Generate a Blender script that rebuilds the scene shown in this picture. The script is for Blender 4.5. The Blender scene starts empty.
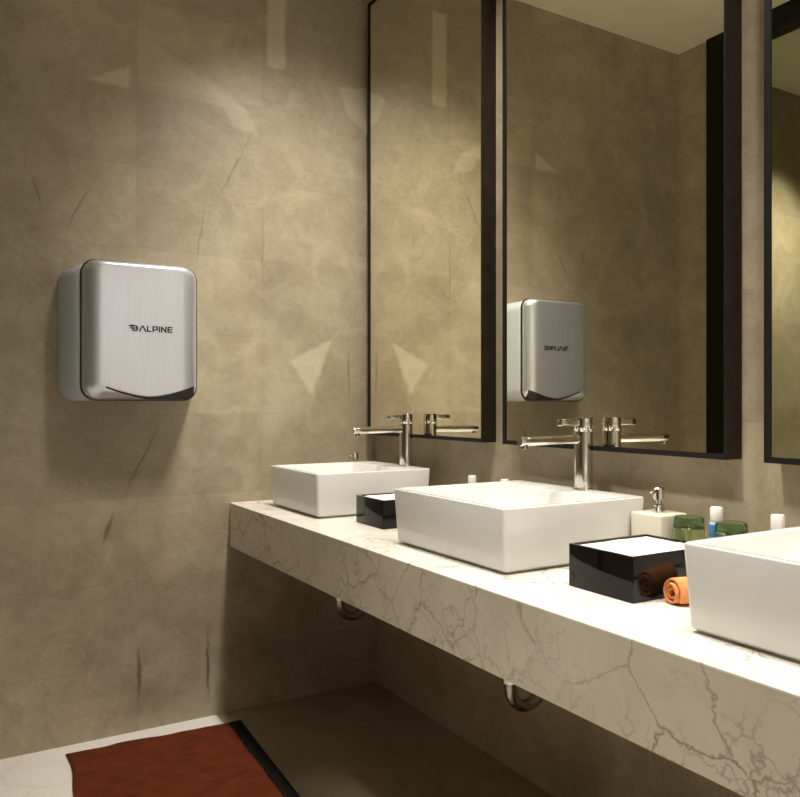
import bpy, bmesh, math, random
from mathutils import Vector, Matrix

random.seed(7)
C = bpy.context.scene.collection
S = bpy.context.scene
R = math.radians

# ------------------------------------------------------------------ camera
FPX = 778.66
YAW = 0.536
cam_d = bpy.data.cameras.new('camera')
cam_d.sensor_fit = 'HORIZONTAL'
cam_d.sensor_width = 36.0
cam_d.lens = 36.0 * FPX / 800.0
cam_d.shift_y = (403.55 - 398.5) / 800.0
cam_d.clip_start = 0.02
cam = bpy.data.objects.new('camera', cam_d)
C.objects.link(cam)
cam.location = (-1.607, -2.919, 1.19)
cam.rotation_euler = (R(90), 0, -YAW)
S.camera = cam

# ------------------------------------------------------------------ exposure, world, lamps
S.view_settings.view_transform = 'Standard'
S.view_settings.look = 'None'
S.view_settings.exposure = 0.12
S.view_settings.gamma = 1.0
S.view_settings.use_curve_mapping = False

w = bpy.data.worlds.new('world')
S.world = w
w.use_nodes = True
w.node_tree.nodes['Background'].inputs[0].default_value = (1.0, 0.86, 0.66, 1)
w.node_tree.nodes['Background'].inputs[1].default_value = 0.02

WARM = (1.0, 0.935, 0.85)
ZC = 3.12                      # ceiling height
YN = -4.3                      # wall behind the camera


def spot(name, loc, target, watts, half, blend, radius=0.05, col=WARM):
    l = bpy.data.lights.new(name, 'SPOT')
    l.energy = watts
    l.color = col
    l.spot_size = R(half * 2)
    l.spot_blend = blend
    l.shadow_soft_size = radius
    o = bpy.data.objects.new(name, l)
    C.objects.link(o)
    o.location = loc
    v = Vector(target) - Vector(loc)
    o.rotation_euler = v.to_track_quat('-Z', 'Y').to_euler()
    return o


def area(name, loc, target, watts, sx, sy, col=WARM):
    l = bpy.data.lights.new(name, 'AREA')
    l.shape = 'RECTANGLE'
    l.size, l.size_y = sx, sy
    l.energy = watts
    l.color = col
    o = bpy.data.objects.new(name, l)
    C.objects.link(o)
    o.location = loc
    v = Vector(target) - Vector(loc)
    o.rotation_euler = v.to_track_quat('-Z', 'Y').to_euler()
    return o


# recessed downlights: a row over the vanity, one in the next room; fill and bounce spots are added
for y, e, a in ((-0.52, 88, 40), (-1.34, 102, 50), (-2.26, 102, 50), (-3.2, 102, 50)):
    spot('vanity_downlight', (-0.48, y, ZC - 0.02), (-0.46, y, 0), e, a, 1.0, 0.07)
spot('wall_accent_downlight', (-0.52, -1.12, ZC - 0.02), (-0.30, 0.0, 1.30), 146, 37, 1.0, 0.10)
spot('walkway_fill', (-1.25, -1.70, ZC - 0.02), (-0.40, -1.80, 0.95), 205, 25, 1.0, 0.10)  # added spot: fills basin sides and mirror wall from the left
spot('walkway_fill', (-1.30, -3.2, ZC - 0.02), (-0.60, -3.1, 0), 90, 33, 1.0, 0.08)  # second added fill spot, level with the camera
spot('bounce_spot', (-0.6, -3.55, ZC - 0.02), (-0.6, YN, 1.6), 140, 44, 1.0, 0.08, (0.98, 0.97, 1.0))  # added spot washing the wall behind the camera to brighten the dryer
spot('lobby_downlight', (-2.9, -0.55, ZC - 0.02), (-2.9, -0.25, 0), 300, 44, 1.0)


# ------------------------------------------------------------------ helpers
def link(name, bm, mat, parent=None, smooth=40, kind=None):
    me = bpy.data.meshes.new(name)
    bmesh.ops.recalc_face_normals(bm, faces=bm.faces[:])
    bm.to_mesh(me)
    bm.free()
    for p_ in me.polygons:
        p_.use_smooth = smooth is not None
    if smooth is not None:
        me.set_sharp_from_angle(angle=R(smooth))
    for m in (mat if isinstance(mat, (list, tuple)) else [mat]):
        me.materials.append(m)
    o = bpy.data.objects.new(name, me)
    C.objects.link(o)
    if parent is not None:
        o.parent = parent
    if kind:
        o['kind'] = kind
    return o


def thing(name, label, cat, loc=(0, 0, 0), rz=0.0, group=None):
    o = bpy.data.objects.new(name, None)
    o.empty_display_size = 0.05
    C.objects.link(o)
    o.location = loc
    o.rotation_euler = (0, 0, rz)
    tag(o, label, cat, group)
    return o


def tag(o, label, cat, group=None):
    o['label'] = label
    o['category'] = cat
    if group:
        o['group'] = group


def add_box(bm, x0, x1, y0, y1, z0, z1, bevel=0.0, seg=2):
    r = bmesh.ops.create_cube(bm, size=1.0)
    vs = r['verts']
    for v in vs:
        v.co = Vector(((x0 + x1) / 2 + v.co.x * (x1 - x0),
                       (y0 + y1) / 2 + v.co.y * (y1 - y0),
                       (z0 + z1) / 2 + v.co.z * (z1 - z0)))
    if bevel > 0:
        es = list({e for v in vs for e in v.link_edges})
        bmesh.ops.bevel(bm, geom=es, offset=bevel, segments=seg, profile=0.5, affect='EDGES')


def box_bm(*a, **k):
    bm = bmesh.new()
    add_box(bm, *a, **k)
    return bm


def add_lathe(bm, prof, cx=0, cy=0, cz=0, seg=32, cap=True):
    rings = []
    for r_, z in prof:
        if r_ < 1e-6:
            rings.append([bm.verts.new((cx, cy, cz + z))])
        else:
            rings.append([bm.verts.new((cx + r_ * math.cos(2 * math.pi * i / seg),
                                        cy + r_ * math.sin(2 * math.pi * i / seg), cz + z)) for i in range(seg)])
    for a, b in zip(rings[:-1], rings[1:]):
        if len(a) == 1 and len(b) == 1:
            continue
        for i in range(seg):
            j = (i + 1) % seg
            if len(a) == 1:
                bm.faces.new((a[0], b[i], b[j]))
            elif len(b) == 1:
                bm.faces.new((a[i], a[j], b[0]))
            else:
                bm.faces.new((a[i], a[j], b[j], b[i]))
    if cap:
        if len(rings[0]) > 1:
            bm.faces.new(rings[0][::-1])
        if len(rings[-1]) > 1:
            bm.faces.new(rings[-1])


def add_tube(bm, pts, rad, seg=16, caps=True):
    pts = [Vector(p_) for p_ in pts]
    n = len(pts)
    rads = rad if isinstance(rad, (list, tuple)) else [rad] * n
    rings = []
    up = Vector((0, 0, 1))
    prev = None
    for i in range(n):
        t = (pts[min(i + 1, n - 1)] - pts[max(i - 1, 0)]).normalized()
        if prev is None:
            ref = up if abs(t.dot(up)) < 0.9 else Vector((0, 1, 0))
            u = t.cross(ref).normalized()
        else:
            u = (prev - t * prev.dot(t)).normalized()
        prev = u
        v = t.cross(u)
        rings.append([bm.verts.new(pts[i] + (u * math.cos(2 * math.pi * k / seg) + v * math.sin(2 * math.pi * k / seg)) * rads[i])
                      for k in range(seg)])
    for a, b in zip(rings[:-1], rings[1:]):
        for i in range(seg):
            j = (i + 1) % seg
            bm.faces.new((a[i], a[j], b[j], b[i]))
    if caps:
        bm.faces.new(rings[0][::-1])
        bm.faces.new(rings[-1])


def rrect(x0, x1, y0, y1, r_, n=6):
    out = []
    for cx, cy, a0 in ((x1 - r_, y1 - r_, 0), (x0 + r_, y1 - r_, 90), (x0 + r_, y0 + r_, 180), (x1 - r_, y0 + r_, 270)):
        for k in range(n + 1):
            a = R(a0 + 90 * k / n)
            out.append((cx + r_ * math.cos(a), cy + r_ * math.sin(a)))
    return out


def add_loops(bm, loops, close_first=True, close_last=True):
    rings = [[bm.verts.new(p_) for p_ in lp] for lp in loops]
    n = len(rings[0])
    for a, b in zip(rings[:-1], rings[1:]):
        for i in range(n):
            j = (i + 1) % n
            bm.faces.new((a[i], a[j], b[j], b[i]))
    if close_first:
        bm.faces.new(rings[0][::-1])
    if close_last:
        bm.faces.new(rings[-1])


# ------------------------------------------------------------------ materials
class NT:
    def __init__(s, name):
        s.m = bpy.data.materials.new(name)
        s.m.use_nodes = True
        s.t = s.m.node_tree
        s.b = s.t.nodes['Principled BSDF']

    def n(s, kind, **kw):
        o = s.t.nodes.new(kind)
        for k, v in kw.items():
            if k.startswith('_'):
                setattr(o, k[1:], v)
        return o

    def put(s, sock, v):
        if hasattr(v, 'is_output'):
            s.t.links.new(v, sock)
        elif isinstance(v, tuple) and len(v) == 3 and sock.type == 'RGBA':
            sock.default_value = (*v, 1)
        else:
            sock.default_value = v

    def math(s, op, a, b=0.0, clamp=False):
        o = s.n('ShaderNodeMath', _operation=op, _use_clamp=clamp)
        s.put(o.inputs[0], a)
        s.put(o.inputs[1], b)
        return o.outputs[0]

    def obj(s):
        return s.n('ShaderNodeTexCoord').outputs['Object']

    def noise(s, vec, scale, detail=4, rough=0.55, dist=0.0):
        o = s.n('ShaderNodeTexNoise')
        s.put(o.inputs['Vector'], vec)
        o.inputs['Scale'].default_value = scale
        o.inputs['Detail'].default_value = detail
        o.inputs['Roughness'].default_value = rough
        o.inputs['Distortion'].default_value = dist
        return o.outputs['Fac'], o.outputs['Color']

    def ramp(s, fac, stops, interp='LINEAR'):
        o = s.n('ShaderNodeValToRGB')
        o.color_ramp.interpolation = interp
        el = o.color_ramp.elements
        while len(el) < len(stops):
            el.new(0.5)
        for e, (p_, c) in zip(el, stops):
            e.position = p_
            e.color = (*c, 1) if isinstance(c, tuple) else (c, c, c, 1)
        s.put(o.inputs[0], fac)
        return o.outputs[0]

    def mix(s, fac, a, b, blend='MIX'):
        o = s.n('ShaderNodeMix', _data_type='RGBA', _blend_type=blend)
        s.put(o.inputs[0], fac)
        s.put(o.inputs[6], a)
        s.put(o.inputs[7], b)
        return o.outputs[2]

    def maprange(s, v, a, b, c=0.0, d=1.0):
        o = s.n('ShaderNodeMapRange', _clamp=True)
        s.put(o.inputs[0], v)
        for i, x in enumerate((a, b, c, d)):
            o.inputs[i + 1].default_value = x
        return o.outputs[0]

    def vadd(s, a, b, scale=1.0):
        sc = s.n('ShaderNodeVectorMath', _operation='SCALE')
        s.put(sc.inputs[0], b)
        sc.inputs['Scale'].default_value = scale
        o = s.n('ShaderNodeVectorMath', _operation='ADD')
        s.put(o.inputs[0], a)
        s.t.links.new(sc.outputs[0], o.inputs[1])
        return o.outputs[0]

    def dotc(s, vec, a, c):
        o = s.n('ShaderNodeVectorMath', _operation='DOT_PRODUCT')
        s.put(o.inputs[0], vec)
        o.inputs[1].default_value = a
        return s.math('ADD', o.outputs['Value'], c)

    def bump(s, h, strength=0.1, dist=0.01):
        o = s.n('ShaderNodeBump')
        s.put(o.inputs['Height'], h)
        o.inputs['Strength'].default_value = strength
        o.inputs['Distance'].default_value = dist
        s.t.links.new(o.outputs[0], s.b.inputs['Normal'])

    def set(s, **kw):
        for k, v in kw.items():
            s.put(s.b.inputs[k.replace('_', ' ')], v)
        return s.m


def plain(name, col, rough=0.5, metal=0.0, grain=0.0, gscale=60, **kw):
    t = NT(name)
    if grain > 0:
        f_, _ = t.noise(t.obj(), gscale, 3)
        lo = tuple(max(0, c * (1 - grain)) for c in col)
        hi = tuple(min(1, c * (1 + grain)) for c in col)
        t.set(Base_Color=t.ramp(f_, [(0.3, lo), (0.7, hi)]))
    else:
        t.set(Base_Color=col)
    return t.set(Roughness=rough, Metallic=metal, **kw)


def poly_mask(t, vec, pts, soft):
    """mask of a convex patch given in the wall's own x/z metres"""
    n = len(pts)
    area_ = sum(pts[i][0] * pts[(i + 1) % n][1] - pts[(i + 1) % n][0] * pts[i][1] for i in range(n))
    sg = 1 if area_ > 0 else -1
    out = None
    for i in range(n):
        (ax, az), (bx, bz) = pts[i], pts[(i + 1) % n]
        dx, dz = bx - ax, bz - az
        L = math.hypot(dx, dz)
        nx, nz = -dz / L * sg, dx / L * sg
        d = t.dotc(vec, (nx, 0, nz), -(nx * ax + nz * az))
        m = t.maprange(d, -soft, soft)
        out = m if out is None else t.math('MULTIPLY', out, m)
    return out


def stone(name, axis, patches=(), cracks=(), tint=(1, 1, 1)):
    t = NT(name)
    P = t.obj()
    wob, wobc = t.noise(P, 9, 5, 0.65)
    Pw = t.vadd(P, wobc, 0.12)
    n1, _ = t.noise(Pw, 1.3, 6, 0.6, 0.6)
    n2, _ = t.noise(Pw, 7, 7, 0.68, 0.8)
    n3, _ = t.noise(P, 60, 4, 0.6)
    s = t.math('ADD', t.math('MULTIPLY', n1, 0.55), t.math('MULTIPLY', n2, 0.45))
    k = lambda c: tuple(a * b for a, b in zip(c, tint))
    col = t.ramp(s, [(0.30, k((0.225, 0.183, 0.118))), (0.46, k((0.335, 0.282, 0.192))), (0.56, k((0.41, 0.352, 0.248))), (0.72, k((0.54, 0.47, 0.345)))])
    # fine scribbled light veins
    v1, _ = t.noise(Pw, 3.2, 8, 0.7, 1.2)
    vein = t.maprange(t.math('ABSOLUTE', t.math('SUBTRACT', v1, 0.5)), 0.0, 0.014, 1, 0)
    gate = t.maprange(t.noise(P, 2.2, 2)[0], 0.5, 0.68)
    col = t.mix(t.math('MULTIPLY', t.math('MULTIPLY', vein, gate), 0.35), col, k((0.66, 0.55, 0.35)))
    # dark hairline veins
    v2, _ = t.noise(t.vadd(P, (3.1, 7.7, 1.3)), 1.9, 8, 0.72, 1.0)
    dv = t.maprange(t.math('ABSOLUTE', t.math('SUBTRACT', v2, 0.5)), 0.0, 0.006, 1, 0)
    col = t.mix(t.math('MULTIPLY', dv, 0.28), col, k((0.11, 0.085, 0.05)))
    # large slabs, slightly different in tone
    sep = t.n('ShaderNodeSeparateXYZ')
    t.put(sep.inputs[0], P)
    cmb = t.n('ShaderNodeCombineXYZ')
    if axis == 'xz':
        t.put(cmb.inputs[0], t.math('ADD', sep.outputs[0], 0.984 + 0.478 * 10))
        t.put(cmb.inputs[1], t.math('ADD', sep.outputs[2], -0.848 + 0.302 * 10))
    elif axis == 'yz':
        t.put(cmb.inputs[0], t.math('ADD', sep.outputs[1], 0.478 * 20))
        t.put(cmb.inputs[1], t.math('ADD', sep.outputs[2], -0.848 + 0.302 * 10))
    else:
        t.put(cmb.inputs[0], t.math('ADD', sep.outputs[0], 10.0))
        t.put(cmb.inputs[1], t.math('ADD', sep.outputs[1], 10.0))
    br = t.n('ShaderNodeTexBrick', _offset=0.0, _squash=1.0)
    t.put(br.inputs['Vector'], cmb.outputs[0])
    for nm, v in (('Scale', 1.0), ('Mortar Size', 0.0014), ('Mortar Smooth', 0.4), ('Bias', 0.0), ('Brick Width', 0.478), ('Row Height', 0.302)):
        br.inputs[nm].default_value = v
    br.inputs['Color1'].default_value = (0.90, 0.90, 0.90, 1)
    br.inputs['Color2'].default_value = (1.07, 1.06, 1.05, 1)
    br.inputs['Mortar'].default_value = (0.83, 0.82, 0.80, 1)
    col = t.mix(1.0, col, br.outputs['Color'], 'MULTIPLY')
    Pp = t.vadd(P, t.noise(P, 14, 3)[1], 0.02)
    Pp = t.vadd(Pp, (-0.01, -0.01, -0.01))
    for pts, amt in patches:
        m = poly_mask(t, Pp, pts, 0.008)
        col = t.mix(t.math('MULTIPLY', m, amt), col, k((0.68, 0.61, 0.46)))
    for (a, b, wd, amt) in cracks:
        dx, dz = b[0] - a[0], b[1] - a[1]
        L = math.hypot(dx, dz)
        px_, pz_ = -dz / L * wd, dx / L * wd
        pts = [(a[0], a[1]), ((a[0] + b[0]) / 2 + px_, (a[1] + b[1]) / 2 + pz_), (b[0], b[1]), ((a[0] + b[0]) / 2 - px_, (a[1] + b[1]) / 2 - pz_)]
        m = poly_mask(t, Pp, pts, 0.004)
        col = t.mix(t.math('MULTIPLY', m, amt), col, k((0.07, 0.055, 0.035)))
    col = t.mix(0.12, col, t.ramp(n3, [(0.3, k((0.16, 0.12, 0.07))), (0.7, k((0.42, 0.35, 0.24)))]))
    t.set(Base_Color=col, Roughness=t.maprange(n2, 0.3, 0.7, 0.40, 0.58))
    t.bump(t.math('ADD', n2, t.math('MULTIPLY', n3, 0.3)), 0.06, 0.004)
    return t.m


def marble(name, base, veincol, amount, scale=1.0, rough=0.25):
    t = NT(name)
    P = t.obj()
    wob = t.noise(P, 5 * scale, 5, 0.65)[1]
    Pw = t.vadd(P, wob, 0.16 / scale)
    def crack(sc, wdt, off):
        v = t.n('ShaderNodeTexVoronoi', _feature='DISTANCE_TO_EDGE')
        t.put(v.inputs['Vector'], t.vadd(Pw, off))
        v.inputs['Scale'].default_value = sc * scale
        return t.maprange(v.outputs['Distance'], 0.0, wdt, 1, 0)
    c1 = crack(5.5, 0.022, (0.3, 0.1, 0.7))
    c2 = crack(13, 0.035, (1.3, 4.1, 2.7))
    g1 = t.maprange(t.noise(P, 3.0 * scale, 4)[0], 0.36, 0.56)
    g2 = t.maprange(t.noise(t.vadd(P, (5.0, 2.0, 9.0)), 4.0 * scale, 4)[0], 0.40, 0.60)
    cloud = t.maprange(t.noise(Pw, 3.5 * scale, 6, 0.65, 0.5)[0], 0.38, 0.7)
    col = t.mix(t.math('MULTIPLY', cloud, 0.35 * amount), base, tuple(b * 0.45 + v * 0.55 for b, v in zip(base, veincol)))
    v = t.math('MAXIMUM', t.math('MULTIPLY', c1, g1), t.math('MULTIPLY', t.math('MULTIPLY', c2, g2), 0.7))
    col = t.mix(t.math('MULTIPLY', v, 0.75 * amount), col, veincol)
    blot = t.maprange(t.noise(t.vadd(P, (2.2, 8.0, 4.0)), 7 * scale, 7, 0.75, 1.0)[0], 0.62, 0.72)
    col = t.mix(t.math('MULTIPLY', blot, 0.5 * amount), col, veincol)
    return t.set(Base_Color=col, Roughness=rough)


PATCH = [([(-0.485, 2.526), (-0.409, 2.531), (-0.409, 2.95), (-0.485, 2.95)], 0.50),
         ([(-0.172, 2.505), (-0.128, 2.40), (-0.02, 2.32), (-0.02, 2.535)], 0.40),
         ([(-1.155, 2.332), (-1.012, 2.408), (-1.009, 2.331)], 0.55),
         ([(-0.388, 1.361), (-0.20, 1.458), (-0.291, 1.229)], 0.42),
         ([(-0.984, 2.545), (-0.984, 2.336), (-0.56, 2.33)], 0.22),
         ([(-0.62, 2.26), (-0.52, 2.24), (-0.56, 2.33), (-0.75, 2.45)], 0.20)]
CRACK = [((-0.90, 1.12), (-1.03, 0.86), 0.006, 0.55), ((-1.065, 0.80), (-1.105, 0.68), 0.010, 0.7),
         ((-0.977, 0.32), (-0.977, 0.10), 0.008, 0.75), ((-0.724, 0.34), (-0.722, 0.06), 0.007, 0.8),
         ((-0.57, 2.20), (-0.68, 1.98), 0.005, 0.5), ((-0.50, 1.98), (-0.505, 1.66), 0.004, 0.4),
         ((-1.14, 1.97), (-1.22, 1.80), 0.006, 0.5), ((-1.33, 1.98), (-1.30, 1.86), 0.006, 0.5),
         ((-0.125, 1.43), (-0.12, 1.20), 0.006, 0.5), ((-0.73, 1.97), (-0.77, 1.70), 0.005, 0.4)]

M = {}
M['stone_far'] = stone('brown_stone_far', 'xz', PATCH, CRACK)
M['stone_side'] = stone('brown_stone_side', 'yz', tint=(1.2, 1.19, 1.2))  # far wall's stone lightened: missing light on this wall put into the colour
M['brown_floor'] = stone('dark_brown_floor', 'xy', tint=(0.78, 0.75, 0.70))
M['floor'] = marble('white_floor_marble', (0.70, 0.67, 0.625), (0.42, 0.37, 0.31), 0.5, 0.6, 0.3)
M['counter'] = marble('cream_marble', (0.74, 0.705, 0.64), (0.20, 0.145, 0.085), 1.0, 1.0, 0.22)
M['apron'] = marble('shaded_veined_marble', (0.70, 0.635, 0.52), (0.17, 0.12, 0.07), 1.0, 1.0, 0.3)  # browner than the countertop: shade on the front face put into the colour
M['bounce_paint'] = plain('bounce_wall_paint', (0.80, 0.79, 0.76), 0.8, grain=0.02, gscale=6)  # unseen wall made white to bounce light onto the dryer
M['ceiling'] = plain('ceiling_paint', (0.88, 0.81, 0.62), 0.9, grain=0.03, gscale=5)
M['ceramic'] = plain('white_ceramic', (0.72, 0.71, 0.685), 0.12, grain=0.01, gscale=8, Coat_Weight=0.3)
M['cream_ceramic'] = plain('cream_ceramic', (0.70, 0.67, 0.54), 0.2, grain=0.02, gscale=8)
M['chrome'] = plain('chrome', (0.72, 0.70, 0.66), 0.10, 1.0)
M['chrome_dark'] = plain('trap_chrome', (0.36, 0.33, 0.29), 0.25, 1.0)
M['black_frame'] = plain('black_metal_frame', (0.007, 0.0065, 0.006), 0.55, 0.0, grain=0.2, Specular_IOR_Level=0.25)
M['dark_wood'] = plain('dark_brown_veneer', (0.020, 0.012, 0.008), 0.6, grain=0.35, gscale=20, Specular_IOR_Level=0.25)
M['mirror'] = plain('mirror_silver', (0.95, 0.93, 0.80), 0.0, 1.0)
M['lacquer'] = plain('black_lacquer', (0.006, 0.0045, 0.0045), 0.05, 0.0, IOR=1.42)
M['napkin'] = plain('white_tissue', (0.76, 0.735, 0.68), 0.85, grain=0.05, gscale=40)
M['white_plastic'] = plain('white_plastic', (0.85, 0.83, 0.79), 0.35)
M['blue_plastic'] = plain('blue_label', (0.05, 0.22, 0.48), 0.3)
M['pale_blue'] = plain('pale_blue_bottle', (0.50, 0.66, 0.74), 0.2)
M['grey_shell'] = plain('grey_casing', (0.62, 0.68, 0.80), 0.45, 0.1)
M['black_plastic'] = plain('black_plastic', (0.012, 0.012, 0.013), 0.4)
M['logo_ink'] = plain('logo_ink', (0.012, 0.012, 0.014), 0.5)


def cloth(name, c0, c1, dark, amt):
    t = NT(name)
    P = t.obj()
    f_, _ = t.noise(P, 14, 5, 0.6)
    col = t.ramp(f_, [(0.3, c0), (0.7, c1)])
    st = t.n('ShaderNodeMapping')
    st.inputs['Scale'].default_value = (3, 16, 3)
    st.inputs['Rotation'].default_value = (0, 0, R(25))
    t.put(st.inputs[0], P)
    g, _ = t.noise(st.outputs[0], 1.6, 5, 0.65, 0.8)
    col = t.mix(t.math('MULTIPLY', t.maprange(g, 0.55, 0.72), amt), col, dark)
    n_, _ = t.noise(P, 260, 2)
    t.set(Base_Color=col, Roughness=0.95, Specular_IOR_Level=0.1)
    t.bump(n_, 0.35, 0.004)
    return t.m


M['mat'] = cloth('rust_cloth', (0.080, 0.0165, 0.0052), (0.115, 0.024, 0.0075), (0.030, 0.007, 0.003), 0.75)
M['mat_strip'] = cloth('black_strip_cloth', (0.008, 0.007, 0.006), (0.014, 0.011, 0.009), (0.004, 0.003, 0.003), 0.4)
M['towel'] = cloth('orange_terry', (0.62, 0.22, 0.075), (0.80, 0.34, 0.13), (0.45, 0.13, 0.04), 0.4)

# brushed stainless: fine vertical grain
t = NT('brushed_steel')
mp = t.n('ShaderNodeMapping')
mp.inputs['Scale'].default_value = (420, 420, 6)
t.put(mp.inputs[0], t.obj())
g_, _ = t.noise(mp.outputs[0], 1.0, 3, 0.6)
t.set(Base_Color=t.ramp(g_, [(0.25, (0.78, 0.82, 0.91)), (0.75, (0.88, 0.92, 1.0))]), Metallic=0.85, Roughness=t.maprange(g_, 0.2, 0.8, 0.27, 0.38))
M['steel'] = t.m

# glass: real panes
t = NT('green_tumbler_glass')
t.set(Base_Color=(0.30, 0.50, 0.24), Roughness=0.03, IOR=1.45, Transmission_Weight=1.0)
M['green_glass'] = t.m
t = NT('pale_green_glass')
t.set(Base_Color=(0.82, 0.90, 0.70), Roughness=0.03, IOR=1.45, Transmission_Weight=1.0)
M['pale_glass'] = t.m
t = NT('partition_glass')
t.set(Base_Color=(0.74, 0.77, 0.66), Roughness=0.0, IOR=1.25, Transmission_Weight=1.0)
M['pane'] = t.m


# ------------------------------------------------------------------ room shell
XL = -2.03                     # left wall
XLOB = -4.6                   # far side of the next room, seen through the glass
link('floor', box_bm(XLOB - 0.1, -0.692, YN - 0.1, 0.1, -0.1, 0.0), M['floor'], None, None, 'structure')
link('under_counter_floor_1', box_bm(-0.692, 0.1, YN - 0.1, 0.1, -0.1, 0.0), M['brown_floor'], None, None, 'structure')  # darker brown floor from the counter front back to the mirror wall
link('ceiling', box_bm(XLOB - 0.1, 0.1, YN - 0.1, 0.1, ZC, ZC + 0.1), M['ceiling'], None, None, 'structure')
link('wall_far', box_bm(XLOB - 0.1, 0.0, 0.0, 0.1, 0.0, ZC), M['stone_far'], None, None, 'structure')
link('wall_right', box_bm(0.0, 0.1, YN - 0.1, 0.1, 0.0, ZC), M['stone_side'], None, None, 'structure')
link('wall_near', box_bm(XLOB - 0.1, 0.0, YN - 0.1, YN, 0.0, ZC), M['bounce_paint'], None, None, 'structure')
bm = bmesh.new()
add_box(bm, XL - 0.1, XL, -0.196, 0.0, 0, ZC)
add_box(bm, XL - 0.1, XL, YN, -2.6, 0, ZC)
link('wall_left', bm, M['stone_side'], None, None, 'structure')
link('wall_lobby', box_bm(XLOB - 0.1, XLOB, YN, 0.0, 0.0, ZC), M['stone_side'], None, None, 'structure')
# black framed glass partition, seen in the mirrors
bm = bmesh.new()
for y0, y1 in ((-0.316, -0.196), (-1.45, -1.39), (-2.6, -2.52)):
    add_box(bm, XL - 0.085, XL + 0.015, y0, y1, 0.0, ZC)
add_box(bm, XL - 0.085, XL + 0.015, -2.52, -1.45, ZC - 0.105, ZC)
add_box(bm, XL - 0.085, XL + 0.015, -1.39, -0.316, ZC - 0.105, ZC)
d1 = link('door_1', bm, M['black_frame'], None, None, 'structure')
for y0, y1 in ((-1.39, -0.316), (-2.52, -1.45)):
    link('pane', box_bm(XL - 0.045, XL - 0.035, y0, y1, 0.0, ZC - 0.105), M['pane'], d1, None)
link('door_handle', box_bm(XL + 0.03, XL + 0.05, -1.34, -1.32, 0.85, 1.25, bevel=0.004), M['chrome'], d1)


# ------------------------------------------------------------------ vanity counter
HC = 0.808
XF = -0.637
YE = -3.3
van = thing('vanity_counter', 'long cream marble vanity counter with a thick veined front apron under the basins', 'counter', (0, 0, 0))
bm = bmesh.new()
prof = [(XF, HC - 0.0030), (XF + 0.0008, HC - 0.0008), (XF + 0.003, HC), (-0.001, HC), (-0.001, HC - 0.03), (XF + 0.0315, HC - 0.03), (XF + 0.0315, HC - 0.0036), (XF, HC - 0.0036)]
add_loops(bm, [[(a, YE, b) for a, b in prof], [(a, -0.001, b) for a, b in prof]])
link('countertop', bm, M['counter'], van, 50)
bm = bmesh.new()
add_box(bm, XF, XF + 0.03, YE, -0.001, HC - 0.1675, HC - 0.0038)
o = link('apron', bm, M['apron'], van)
o['label'] = 'thick brown-veined marble front apron'


# ------------------------------------------------------------------ mirrors
def mirror(label, y0, y1, side_mat):
    z0, z1 = 1.061, 2.86
    d = 0.060
    t_ = thing('wall_mirror', label, 'mirror', (0, (y0 + y1) / 2, z0), 0, 'framed mirrors in a row above the counter')
    w2 = (y1 - y0) / 2
    h = z1 - z0
    fr, fl, fn, rc = 0.013, 0.016, 0.004, 0.006   # bottom and top, far side, near side, recess
    bm = bmesh.new()
    outer = [(-w2, 0), (w2, 0), (w2, h), (-w2, h)]
    inner = [(-w2 + fn, fr), (w2 - fl, fr), (w2 - fl, h - fr), (-w2 + fn, h - fr)]
    mk = lambda lst, x: [(x, a, b) for a, b in lst]
    add_loops(bm, [mk(outer, 0.0), mk(outer, -d + 0.001), mk([(a * 0.9985, b * 0.9995 + 0.0004) for a, b in outer], -d), mk(inner, -d), mk(inner, -d + rc)], True, True)
    fo = link('frame', bm, [side_mat, M['dark_wood']], t_, None)
    for p_ in fo.data.polygons:
        if abs(p_.normal.y) > 0.9 and p_.area > 0.05:
            p_.material_index = 1
    bm = bmesh.new()
    add_box(bm, -d + rc - 0.003, -d + rc - 0.0002, -w2 + fn + 0.0005, w2 - fl - 0.0005, fr + 0.0005, h - fr - 0.0005)
    link('mirror_glass', bm, M['mirror'], t_, None)
    return t_


mirror('tall black-framed wall mirror in the corner, above the basin farthest away', -0.843, -0.050, M['black_frame'])
mirror('tall dark-framed wall mirror in the middle, reflecting the ceiling corner', -1.769, -0.953, M['black_frame'])
mirror('dark-framed wall mirror cut off by the right edge of the photo', -2.680, -1.865, M['black_frame'])


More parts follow.
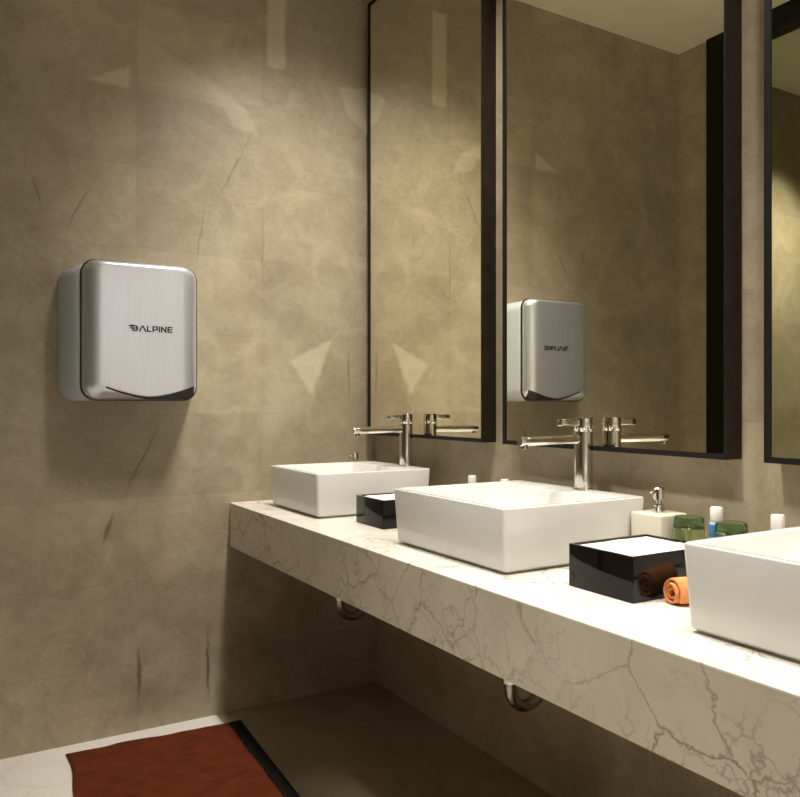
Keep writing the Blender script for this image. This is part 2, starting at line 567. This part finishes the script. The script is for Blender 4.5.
# ------------------------------------------------------------------ basins
def basin(label, yc, half=0.231):
    x0, x1 = -0.534, -0.088
    xc = (x0 + x1) / 2
    hx = (x1 - x0) / 2
    hy = half
    T = 0.150
    t_ = thing('vessel_basin', label, 'basin', (xc, yc, HC), 0, 'white rectangular vessel basins on the counter')
    lp = lambda ins, z, r_: [(a, b, z) for a, b in rrect(-hx + ins, hx - ins, -hy + ins, hy - ins, r_)]
    ox0, ox1, oy = -hx + 0.016, hx - 0.105, hy - 0.016

    def ip(ins, z, r_):
        return [(a, b, z) for a, b in rrect(ox0 + ins, ox1 - ins, -oy + ins, oy - ins, r_)]
    loops = [lp(0.022, 0.0, 0.008), lp(0.022, 0.005, 0.008), lp(0.012, 0.006, 0.010), lp(0.008, 0.010, 0.010), lp(0.0, T - 0.005, 0.010),
             lp(0.0008, T - 0.002, 0.010), lp(0.003, T, 0.010), ip(-0.004, T, 0.014), ip(-0.001, T - 0.0015, 0.014), ip(0.001, T - 0.005, 0.014),
             ip(0.022, 0.055, 0.03), ip(0.034, 0.040, 0.04), ip(0.06, 0.036, 0.05)]
    bm = bmesh.new()
    add_loops(bm, loops)
    link('bowl', bm, M['ceramic'], t_, 30)
    bm = bmesh.new()
    add_lathe(bm, [(0.0, 0.0), (0.021, 0.0), (0.022, 0.002), (0.019, 0.005), (0.012, 0.005), (0.010, 0.003), (0.0, 0.003)], (ox0 + ox1) / 2, 0, 0.0362, 24, False)
    d_ = link('drain', bm, M['chrome'], t_)
    d_['label'] = 'chrome drain plug'
    return t_, HC + T


basin('white rectangular vessel basin at the far end of the counter, against the end wall', -0.366, 0.212)
basin('white rectangular vessel basin in the middle of the counter', -1.318, 0.244)
basin('white rectangular vessel basin nearest, cut off by the right edge of the photo', -2.277, 0.240)


# ------------------------------------------------------------------ faucets
def faucet(label, x, y):
    z0 = HC + 0.150
    t_ = thing('basin_faucet', label, 'faucet', (x, y, z0), 0, 'chrome mixer faucets on the basins')
    bm = bmesh.new()
    add_lathe(bm, [(0.0285, 0.0), (0.0285, 0.004), (0.0250, 0.0055), (0.0250, 0.156), (0.0240, 0.1565)], seg=32)
    link('body', bm, M['chrome'], t_)
    bm = bmesh.new()
    add_lathe(bm, [(0.0240, 0.1567), (0.0250, 0.158), (0.0250, 0.191), (0.0235, 0.194), (0.0, 0.1945)], seg=32, cap=False)
    c = link('handle_cap', bm, M['chrome'], t_)
    bm = bmesh.new()
    add_box(bm, -0.086, -0.0225, -0.0100, 0.0100, 0.172, 0.191, bevel=0.0035, seg=3)
    link('lever', bm, M['chrome'], c)
    bm = bmesh.new()
    add_tube(bm, [(-0.0230, 0, 0.137), (-0.10, 0, 0.136), (-0.19, 0, 0.135), (-0.216, 0, 0.135), (-0.220, 0, 0.135)], [0.0125, 0.0125, 0.0125, 0.0125, 0.011], 24)
    sp = link('spout', bm, M['chrome'], t_)
    bm = bmesh.new()
    add_lathe(bm, [(0.0085, -0.006), (0.0095, -0.0055), (0.0095, 0.004)], -0.205, 0, 0.1215, 20)
    link('aerator', bm, M['chrome'], sp)
    return t_


faucet('chrome mixer faucet on the basin farthest away, spout pointing left', -0.110, -0.443)
faucet('chrome mixer faucet on the middle basin, spout pointing left', -0.110, -1.367)


# ------------------------------------------------------------------ tissue boxes
def tissue_box(label, x0, x1, y0, y1, h):
    t_ = thing('tissue_box', label, 'box', ((x0 + x1) / 2, (y0 + y1) / 2, HC), 0, 'black lacquer boxes between the basins')
    hx, hy = (x1 - x0) / 2, (y1 - y0) / 2
    bm = bmesh.new()
    lp = lambda ins, z: [(a, b, z) for a, b in rrect(-hx + ins, hx - ins, -hy + ins, hy - ins, 0.003, 3)]
    add_loops(bm, [lp(0.001, 0), lp(0, 0.001), lp(0, h - 0.001), lp(0.001, h), lp(0.007, h), lp(0.008, h - 0.001), lp(0.008, 0.012)])
    link('case', bm, M['lacquer'], t_, 30)
    bm = bmesh.new()
    ins = 0.0095
    nx, ny = 10, 10
    top = []
    rnd = random.Random(len(label))
    for j in range(ny + 1):
        row = []
        for i in range(nx + 1):
            edge = min(i, nx - i, j, ny - j)
            row.append(bm.verts.new((-hx + ins + (2 * hx - 2 * ins) * i / nx, -hy + ins + (2 * hy - 2 * ins) * j / ny,
                                     h - 0.003 + (0.0015 if edge else -0.001) + rnd.uniform(-0.0008, 0.0008))))
        top.append(row)
    for j in range(ny):
        for i in range(nx):
            bm.faces.new((top[j][i], top[j][i + 1], top[j + 1][i + 1], top[j + 1][i]))
    edge_e = [e for e in bm.edges if e.is_boundary]
    ex = bmesh.ops.extrude_edge_only(bm, edges=edge_e)
    low = [v for v in ex['geom'] if isinstance(v, bmesh.types.BMVert)]
    for v in low:
        v.co.z = 0.0125
    bmesh.ops.contextual_create(bm, geom=[e for e in bm.edges if e.is_boundary])
    o_ = link('tissue_stack', bm, M['napkin'], t_, 60)
    o_['label'] = 'white tissues filling the box'
    return t_


tissue_box('small black lacquer tissue box between the far basin and the middle basin', -0.448, -0.225, -0.866, -0.690, 0.088)
tissue_box('black lacquer tissue box between the middle basin and the nearest basin, beside the orange towel', -0.468, -0.235, -1.871, -1.694, 0.089)


# ------------------------------------------------------------------ rolled towel
def rolled_towel():
    t_ = None
    bm = bmesh.new()
    turns, r0, r1, th = 2.6, 0.006, 0.0265, 0.0062
    n = 90
    L = 0.12
    prof_o, prof_i = [], []
    for i in range(n + 1):
        a = 2 * math.pi * turns * i / n
        r_ = r0 + (r1 - r0) * i / n
        prof_o.append((r_ + th / 2, a))
        prof_i.append((max(0.0015, r_ - th / 2), a))
    base = max(-r_ * math.sin(a) for r_, a in prof_o)
    secs = [0.0, 0.004, 0.02, 0.06, 0.09, L - 0.004, L]
    shr = [0.0016, 0.0004, 0, 0, 0, 0.0004, 0.0016]
    rings = []
    for x, s in zip(secs, shr):
        ring = []
        for r_, a in prof_o:
            rr = r_ - s
            ring.append(bm.verts.new((x + 0.003 * math.sin(a * 0.5), rr * math.cos(a), rr * math.sin(a) + base)))
        for r_, a in reversed(prof_i):
            rr = r_ + s
            ring.append(bm.verts.new((x + 0.003 * math.sin(a * 0.5), rr * math.cos(a), rr * math.sin(a) + base)))
        rings.append(ring)
    m = len(rings[0])
    for a, b in zip(rings[:-1], rings[1:]):
        for i in range(m):
            j = (i + 1) % m
            bm.faces.new((a[i], a[j], b[j], b[i]))
    half = n + 1
    for ring in (rings[0], rings[-1]):
        for i in range(n):
            bm.faces.new((ring[i], ring[i + 1], ring[m - 2 - i], ring[m - 1 - i]))
    o_ = link('rolled_towel', bm, M['towel'], None, 50)
    tag(o_, 'small orange hand towel rolled up between the black box and the nearest basin', 'towel')
    o_.location = (-0.408, -1.909, HC + 0.0005)
    o_.rotation_euler = (0, 0, R(-14))


rolled_towel()


# ------------------------------------------------------------------ toiletries along the wall
def dispenser(label, x, y, s=0.047, h=0.118):
    t_ = thing('soap_dispenser', label, 'soap dispenser', (x, y, HC), 0)
    bm = bmesh.new()
    add_box(bm, -s, s, -s, s, 0.0, h, bevel=0.005, seg=3)
    link('bottle', bm, M['cream_ceramic'], t_)
    bm = bmesh.new()
    add_lathe(bm, [(0.016, h), (0.016, h + 0.010), (0.0125, h + 0.012), (0.0125, h + 0.018), (0.0065, h + 0.020), (0.0065, h + 0.030)], 0, 0, 0.0002, 20)
    p_ = link('pump', bm, M['chrome'], t_)
    bm = bmesh.new()
    add_lathe(bm, [(0.012, h + 0.0304), (0.0135, h + 0.032), (0.0135, h + 0.058), (0.0115, h + 0.060), (0.0, h + 0.0605)], 0, 0, 0, 20, False)
    add_tube(bm, [(-0.008, 0, h + 0.048), (-0.020, 0, h + 0.050), (-0.027, 0, h + 0.047), (-0.029, 0, h + 0.040)], [0.005, 0.0045, 0.004, 0.004], 10)
    link('nozzle', bm, M['chrome'], p_)
    return t_


dispenser('square white soap dispenser with chrome pump beside the middle basin', -0.098, -1.612)
dispenser('soap dispenser mostly hidden behind the far basin, only its pump showing', -0.122, -0.058)


def tumbler(label, x, y, h=0.118, rt=0.0335, rb=0.043):
    t_ = thing('drinking_tumbler', label, 'glass', (x, y, HC + 0.0004), 0, 'upturned green tumblers along the wall')
    w_ = 0.0028
    k = (rb - rt) / (h - 0.004)
    zb = h - 0.026
    rz = rb - k * zb
    bm = bmesh.new()
    add_lathe(bm, [(rb - w_, 0.0), (rb - 0.0008, 0.0), (rb, 0.001), (rz, zb), (rz - w_, zb), (rb - w_, 0.0)], seg=40, cap=False)
    bmesh.ops.remove_doubles(bm, verts=bm.verts[:], dist=1e-5)
    link('glass_wall', bm, M['pale_glass'], t_, 40)
    bm = bmesh.new()
    add_lathe(bm, [(0.0, zb + 0.006), (rz - w_ - 0.004, zb + 0.004), (rz - w_, zb + 0.0002), (rz, zb + 0.0002), (rt, h - 0.004), (rt - 0.003, h), (0.0, h)], seg=40, cap=False)
    b_ = link('glass_foot', bm, M['green_glass'], t_, 40)
    b_['label'] = 'thick dark green base'


tumbler('upturned green glass tumbler right beside the square soap dispenser', -0.098, -1.700)
tumbler('upturned green glass tumbler half hidden behind the nearest basin, right of the blue bottle', -0.088, -1.806)
tumbler('upturned tumbler between far and middle basins, mostly hidden with its dark rim showing', -0.085, -0.722, 0.104)


def bottle(label, x, y, h=0.148):
    t_ = thing('toiletry_bottle', label, 'bottle', (x, y, HC), 0, 'small toiletry bottles along the wall')
    bm = bmesh.new()
    add_lathe(bm, [(0.0, 0.0), (0.0135, 0.0), (0.0148, 0.002), (0.0148, h - 0.040), (0.0142, h - 0.0345), (0.012, h - 0.032), (0.0, h - 0.032)], seg=28, cap=False)
    link('bottle_body', bm, M['pale_blue'], t_)
    bm = bmesh.new()
    add_lathe(bm, [(0.0149, h - 0.068), (0.0152, h - 0.067), (0.0152, h - 0.040), (0.0149, h - 0.039), (0.0149, h - 0.068)], seg=28, cap=False)
    bmesh.ops.remove_doubles(bm, verts=bm.verts[:], dist=1e-6)
    link('bottle_label', bm, M['blue_plastic'], t_)
    bm = bmesh.new()
    add_lathe(bm, [(0.0, h - 0.0318), (0.0134, h - 0.0318), (0.0138, h - 0.030), (0.0138, h - 0.003), (0.012, h), (0.0, h)], seg=28, cap=False)
    c_ = link('cap', bm, M['white_plastic'], t_)
    c_['label'] = 'white screw cap'
    return t_


bottle('small blue toiletry bottle with white cap between the two green tumblers', -0.092, -1.770)
bottle('small bottle with white cap behind the nearest basin, farthest right in the photo', -0.085, -1.915)
bottle('small bottle behind the middle basin, left one of two white caps just showing', -0.080, -0.818, 0.143)
bottle('small bottle behind the middle basin, right one of two white caps just showing', -0.080, -0.990, 0.145)


# ------------------------------------------------------------------ waste traps under the counter
def trap(label, x, y):
    z0 = HC - 0.031
    t_ = thing('waste_trap', label, 'drain pipe', (x, y, z0), 0, 'chrome waste traps under the counter')
    bm = bmesh.new()
    add_tube(bm, [(0, 0, 0.0), (0, 0, -0.15), (0, 0, -0.274)], 0.0165, 20)
    link('tailpiece', bm, M['chrome'], t_)
    bm = bmesh.new()
    add_lathe(bm, [(0.017, 0), (0.0205, 0.001), (0.0205, 0.022), (0.017, 0.024)], 0, 0, -0.308, 10)
    link('slip_nut', bm, M['chrome'], t_, 20)
    bm = bmesh.new()
    pts = [(0, 0, -0.275), (0, 0, -0.322)]
    for k in range(1, 13):
        a = math.pi * k / 12
        pts.append((0.055 - 0.055 * math.cos(a), 0, -0.322 - 0.055 * math.sin(a)))
    pts += [(0.11, 0, -0.285)]
    for k in range(1, 7):
        a = math.pi / 2 * k / 6
        pts.append((0.11 + 0.03 - 0.03 * math.cos(a), 0, -0.285 + 0.03 * math.sin(a)))
    pts += [(0.20, 0, -0.255), (-x - 0.0015, 0, -0.255)]
    add_tube(bm, pts, 0.0160, 18)
    link('trap_bend', bm, M['chrome_dark'], t_)
    bm = bmesh.new()
    add_tube(bm, [(-x - 0.010, 0, -0.255), (-x - 0.004, 0, -0.255), (-x - 0.0008, 0, -0.255)], [0.030, 0.034, 0.035], 24)
    link('wall_flange', bm, M['chrome'], t_)


trap('chrome waste trap under the counter below the basin farthest away', -0.335, -0.345)
trap('chrome waste trap under the counter below the middle basin', -0.335, -1.335)


# ------------------------------------------------------------------ floor mat
def floor_mat():
    W, Lm, th = 0.598, 1.10, 0.011
    edge = 0.046
    t_ = thing('floor_mat', 'rust-brown cloth bath mat with a black strip along one side on the floor by the end wall', 'mat', (-0.634, -0.112, 0.0), R(-3.0))

    def slab(x0, x1, y0, y1, nx, ny, seed, wav):
        bm = bmesh.new()
        rn = random.Random(seed)
        ph = [rn.uniform(0, 6) for _ in range(6)]

        def hgt(x, y):
            return wav * (math.sin(x * 31 + y * 9 + ph[0]) * 0.5 + math.sin(y * 23 - x * 12 + ph[1]) * 0.5 + math.sin(x * 60 + y * 42 + ph[2]) * 0.25)
        g = []
        for j in range(ny + 1):
            row = []
            for i in range(nx + 1):
                x = x0 + (x1 - x0) * i / nx
                y = y0 + (y1 - y0) * j / ny
                e = min(i / nx * (x1 - x0), (1 - i / nx) * (x1 - x0), j / ny * (y1 - y0), (1 - j / ny) * (y1 - y0))
                xo = x + (0.006 * math.sin(y * 17 + ph[3]) if i == 0 and wav > 0.001 else 0)
                yo = y + (0.003 * math.sin(x * 22 + ph[4]) if j in (0, ny) else 0)
                z = th + hgt(x, y) - 0.004 * max(0, 1 - e / 0.006)
                row.append(bm.verts.new((xo, yo, max(0.004, z))))
            g.append(row)
        for j in range(ny):
            for i in range(nx):
                bm.faces.new((g[j][i], g[j][i + 1], g[j + 1][i + 1], g[j + 1][i]))
        ex = bmesh.ops.extrude_edge_only(bm, edges=[e for e in bm.edges if e.is_boundary])
        for v in ex['geom']:
            if isinstance(v, bmesh.types.BMVert):
                v.co.z = 0.0005
        bmesh.ops.contextual_create(bm, geom=[e for e in bm.edges if e.is_boundary])
        return bm
    link('mat_cloth', slab(-W, -edge, -Lm, 0, 60, 100, 3, 0.0022), M['mat'], t_, 60)
    o_ = link('black_strip', slab(-edge + 0.0003, 0, -Lm, 0, 8, 100, 4, 0.0004), M['mat_strip'], t_, 60)  # black band along the right side of the mat
    o_['label'] = 'black strip along the right side'


floor_mat()


# ------------------------------------------------------------------ hand dryer
def hand_dryer():
    cx, z0, z1 = -1.001, 1.203, 1.674
    zc = (z0 + z1) / 2
    t_ = thing('hand_dryer', 'brushed steel hand dryer with grey sides mounted on the stone end wall', 'hand dryer', (cx, 0, z0))
    H_ = z1 - z0
    # grey casing: tapers from the wall to the cover
    bw, fw, dep = 0.236, 0.199, 0.128

    def lp(hw, y, zlo, zhi, r_):
        off = -0.012 if y > -0.05 else -0.004
        return [(a + off, y, b) for a, b in rrect(-hw, hw, zlo, zhi, r_, 8)]
    bm = bmesh.new()
    add_loops(bm, [lp(bw, -0.001, -0.004, H_ - 0.014, 0.055), lp(bw, -0.006, -0.004, H_ - 0.012, 0.055), lp(fw + 0.004, -dep, 0.0, H_ - 0.006, 0.055), lp(fw - 0.004, -dep - 0.004, 0.004, H_ - 0.010, 0.05)])
    link('casing', bm, M['grey_shell'], t_, 50)
    # brushed cover: a rounded shell whose front face ends in a smile shaped lip
    hw = 0.193
    yb, yf = -dep - 0.0045, -0.182
    bx, bz = 0.062, 0.017            # width of the rounded sides and of the top edge

    def smile(x):
        return 0.007 + 0.040 * min(1.1, abs((x - 0.022) / 0.155)) ** 1.5

    def outline(kx, kz, f):
        x0, x1, z0_, z1_ = -hw + kx, hw - kx, kz * 0.4, H_ - kz
        r_ = max(0.014, 0.048 - 0.45 * kx)
        pts = []
        for cx_, cz_, a0 in ((x1 - r_, z1_ - r_, 0), (x0 + r_, z1_ - r_, 90), (x0 + r_, z0_ + r_, 180)):
            for q in range(9):
                a = R(a0 + 90 * q / 8)
                pts.append((cx_ + r_ * math.cos(a), cz_ + r_ * math.sin(a)))
        for q in range(1, 32):
            pts.append((x0 + r_ + (x1 - x0 - 2 * r_) * q / 32, z0_))
        for q in range(9):
            a = R(270 + 90 * q / 8)
            pts.append((x1 - r_ + r_ * math.cos(a), z0_ + r_ + r_ * math.sin(a)))
        out = []
        for a, b in pts:                # lift the lower edge to the lip curve
            lift = max(0.0, 1 - max(0.0, b - z0_) / (0.25 * H_)) * f * smile(a)
            out.append((a, b + lift))
        return out
    loops = [[(a, yb, b) for a, b in outline(0.002, 0.002, 0)], [(a, yb - 0.004, b) for a, b in outline(0.0, 0.0, 0)]]
    depth = yb - yf - 0.004
    for i in range(1, 13):
        an = R(90) * i / 12
        c_ = 1 - math.cos(an)
        loops.append([(a, yb - 0.004 - depth * math.sin(an), b) for a, b in outline(bx * c_, bz * c_, c_ ** 0.8)])
    for k in (0.075, 0.10, 0.14):
        loops.append([(a, yf - 0.0005, b) for a, b in outline(k, bz + (k - bx), 1.0)])
    bm = bmesh.new()
    add_loops(bm, loops, True, True)
    cov = link('cover', bm, M['steel'], t_, 60)
    cov['label'] = 'brushed steel front cover'
    bm = bmesh.new()
    add_loops(bm, [[(a, y_, b) for a, b in rrect(-hw - g_, hw + g_, -g_, H_ + g_, 0.05, 8)] for g_, y_ in ((0.0028, yb + 0.0004), (0.0034, yb - 0.002), (0.0034, yb - 0.007), (0.0005, yb - 0.009))])
    link('edge_gasket', bm, M['black_plastic'], t_, 50)
    # black mouth of the air outlet, tucked under the lip
    bm = bmesh.new()
    n = 40
    rows = []
    for q in range(n + 1):
        x = -0.122 + 0.300 * q / n
        zt = smile(x) + 0.002
        right = max(0.0, x / 0.17)
        ins = max(0.0, hw - abs(x))
        arc = 0.048 - math.sqrt(max(0.0, 0.048 ** 2 - max(0.0, 0.048 - ins) ** 2))
        zl = max(0.0015 + arc, zt - 0.006 - 0.036 * right)
        cs = 1 - min(1.0, ins / bx)
        yt = yf - 0.0018 + depth * (1 - math.sqrt(1 - cs * cs))
        rows.append([bm.verts.new((x, yt, zt)), bm.verts.new((x, yt + 0.002 + 0.1 * (zt - zl), zl)), bm.verts.new((x, yb + 0.004, zl)), bm.verts.new((x, yb + 0.004, zt))])
    for a, b in zip(rows[:-1], rows[1:]):
        for i in range(4):
            j = (i + 1) % 4
            bm.faces.new((a[i], a[j], b[j], b[i]))
    bm.faces.new(rows[0][::-1])
    bm.faces.new(rows[-1])
    o_ = link('air_outlet', bm, M['black_plastic'], t_, 40)
    o_['label'] = 'black air outlet under the curved lip'
    # lettering: built as flat strokes just proud of the cover
    lh, yy = 0.026, yf - 0.0012
    bm = bmesh.new()
    sw = 0.0052

    def stroke(x0_, z0_, x1_, z1_, wd=sw):
        v = Vector((x1_ - x0_, 0, z1_ - z0_))
        nrm = Vector((-v.z, 0, v.x)).normalized() * wd / 2
        a, b = Vector((x0_, yy, z0_)), Vector((x1_, yy, z1_))
        q = [a - nrm, b - nrm, b + nrm, a + nrm]
        fr_ = [bm.verts.new(p_ + Vector((0, -0.0006, 0))) for p_ in q]
        bk = [bm.verts.new(p_ + Vector((0, 0.0008, 0))) for p_ in q]
        bm.faces.new(fr_)
        bm.faces.new(bk[::-1])
        for i in range(4):
            j = (i + 1) % 4
            bm.faces.new((fr_[i], bk[i], bk[j], fr_[j]))
    x = -0.003
    zb = 0.232
    hs = sw / 2
    zt, zm = zb + lh, zb + lh * 0.45
    aw, gap = 0.021, 0.0048
    stroke(x, zb, x + 0.0125, zt)                                  # A
    stroke(x + 0.0125, zt, x + 0.025, zb)
    x += 0.0285
    stroke(x + hs, zb, x + hs, zt)                                 # L
    stroke(x, zb + hs, x + 0.017, zb + hs)
    x += 0.0205
    stroke(x + hs, zb, x + hs, zt)                                 # P
    stroke(x, zt - hs, x + 0.020, zt - hs)
    stroke(x + 0.020 - hs, zt, x + 0.020 - hs, zb + lh * 0.32)
    stroke(x, zb + lh * 0.40, x + 0.020, zb + lh * 0.40)
    x += 0.0235
    stroke(x + hs, zb, x + hs, zt)                                 # I
    x += 0.0085
    stroke(x + hs, zb, x + hs, zt)                                 # N
    stroke(x + hs, zt - 0.002, x + 0.021 - hs, zb + 0.002)
    stroke(x + 0.021 - hs, zb, x + 0.021 - hs, zt)
    x += 0.0245
    for zz in (zb + hs, zb + lh / 2, zt - hs):                     # E
        stroke(x, zz, x + 0.019, zz)
    stroke(x + hs, zb, x + hs, zt)
    # emblem: three leaf blades beside a rounded half disc
    def blob(pts):
        fr_ = [bm.verts.new((a, yy - 0.0006, b)) for a, b in pts]
        bk = [bm.verts.new((a, yy + 0.0008, b)) for a, b in pts]
        bm.faces.new(fr_)
        bm.faces.new(bk[::-1])
        for i in range(len(pts)):
            j = (i + 1) % len(pts)
            bm.faces.new((fr_[i], bk[i], bk[j], fr_[j]))
    ex, ez = -0.020, zb + lh / 2
    blob([(ex + 0.0135 * math.cos(R(a)), ez + 0.0145 * math.sin(R(a))) for a in range(-80, 81, 10)] + [(ex + 0.004, ez + 0.006), (ex + 0.006, ez - 0.004)])
    blob([(ex - 0.024, ez + 0.012), (ex - 0.010, ez + 0.0155), (ex + 0.0005, ez + 0.0145), (ex + 0.002, ez + 0.008), (ex - 0.012, ez + 0.006)])
    blob([(ex - 0.020, ez + 0.003), (ex - 0.008, ez + 0.004), (ex + 0.002, ez + 0.004), (ex + 0.003, ez - 0.002), (ex - 0.008, ez - 0.004)])
    blob([(ex - 0.013, ez - 0.007), (ex - 0.004, ez - 0.005), (ex + 0.004, ez - 0.006), (ex + 0.0015, ez - 0.013), (ex - 0.004, ez - 0.012)])
    for v in bm.verts:
        v.co.x = -0.012 + (v.co.x - 0.0) * 0.90
        v.co.z = 0.243 + (v.co.z - 0.245) * 0.78
    lg = link('logo', bm, M['logo_ink'], cov, None)
    lg['label'] = 'black leaf emblem and lettering'


hand_dryer()
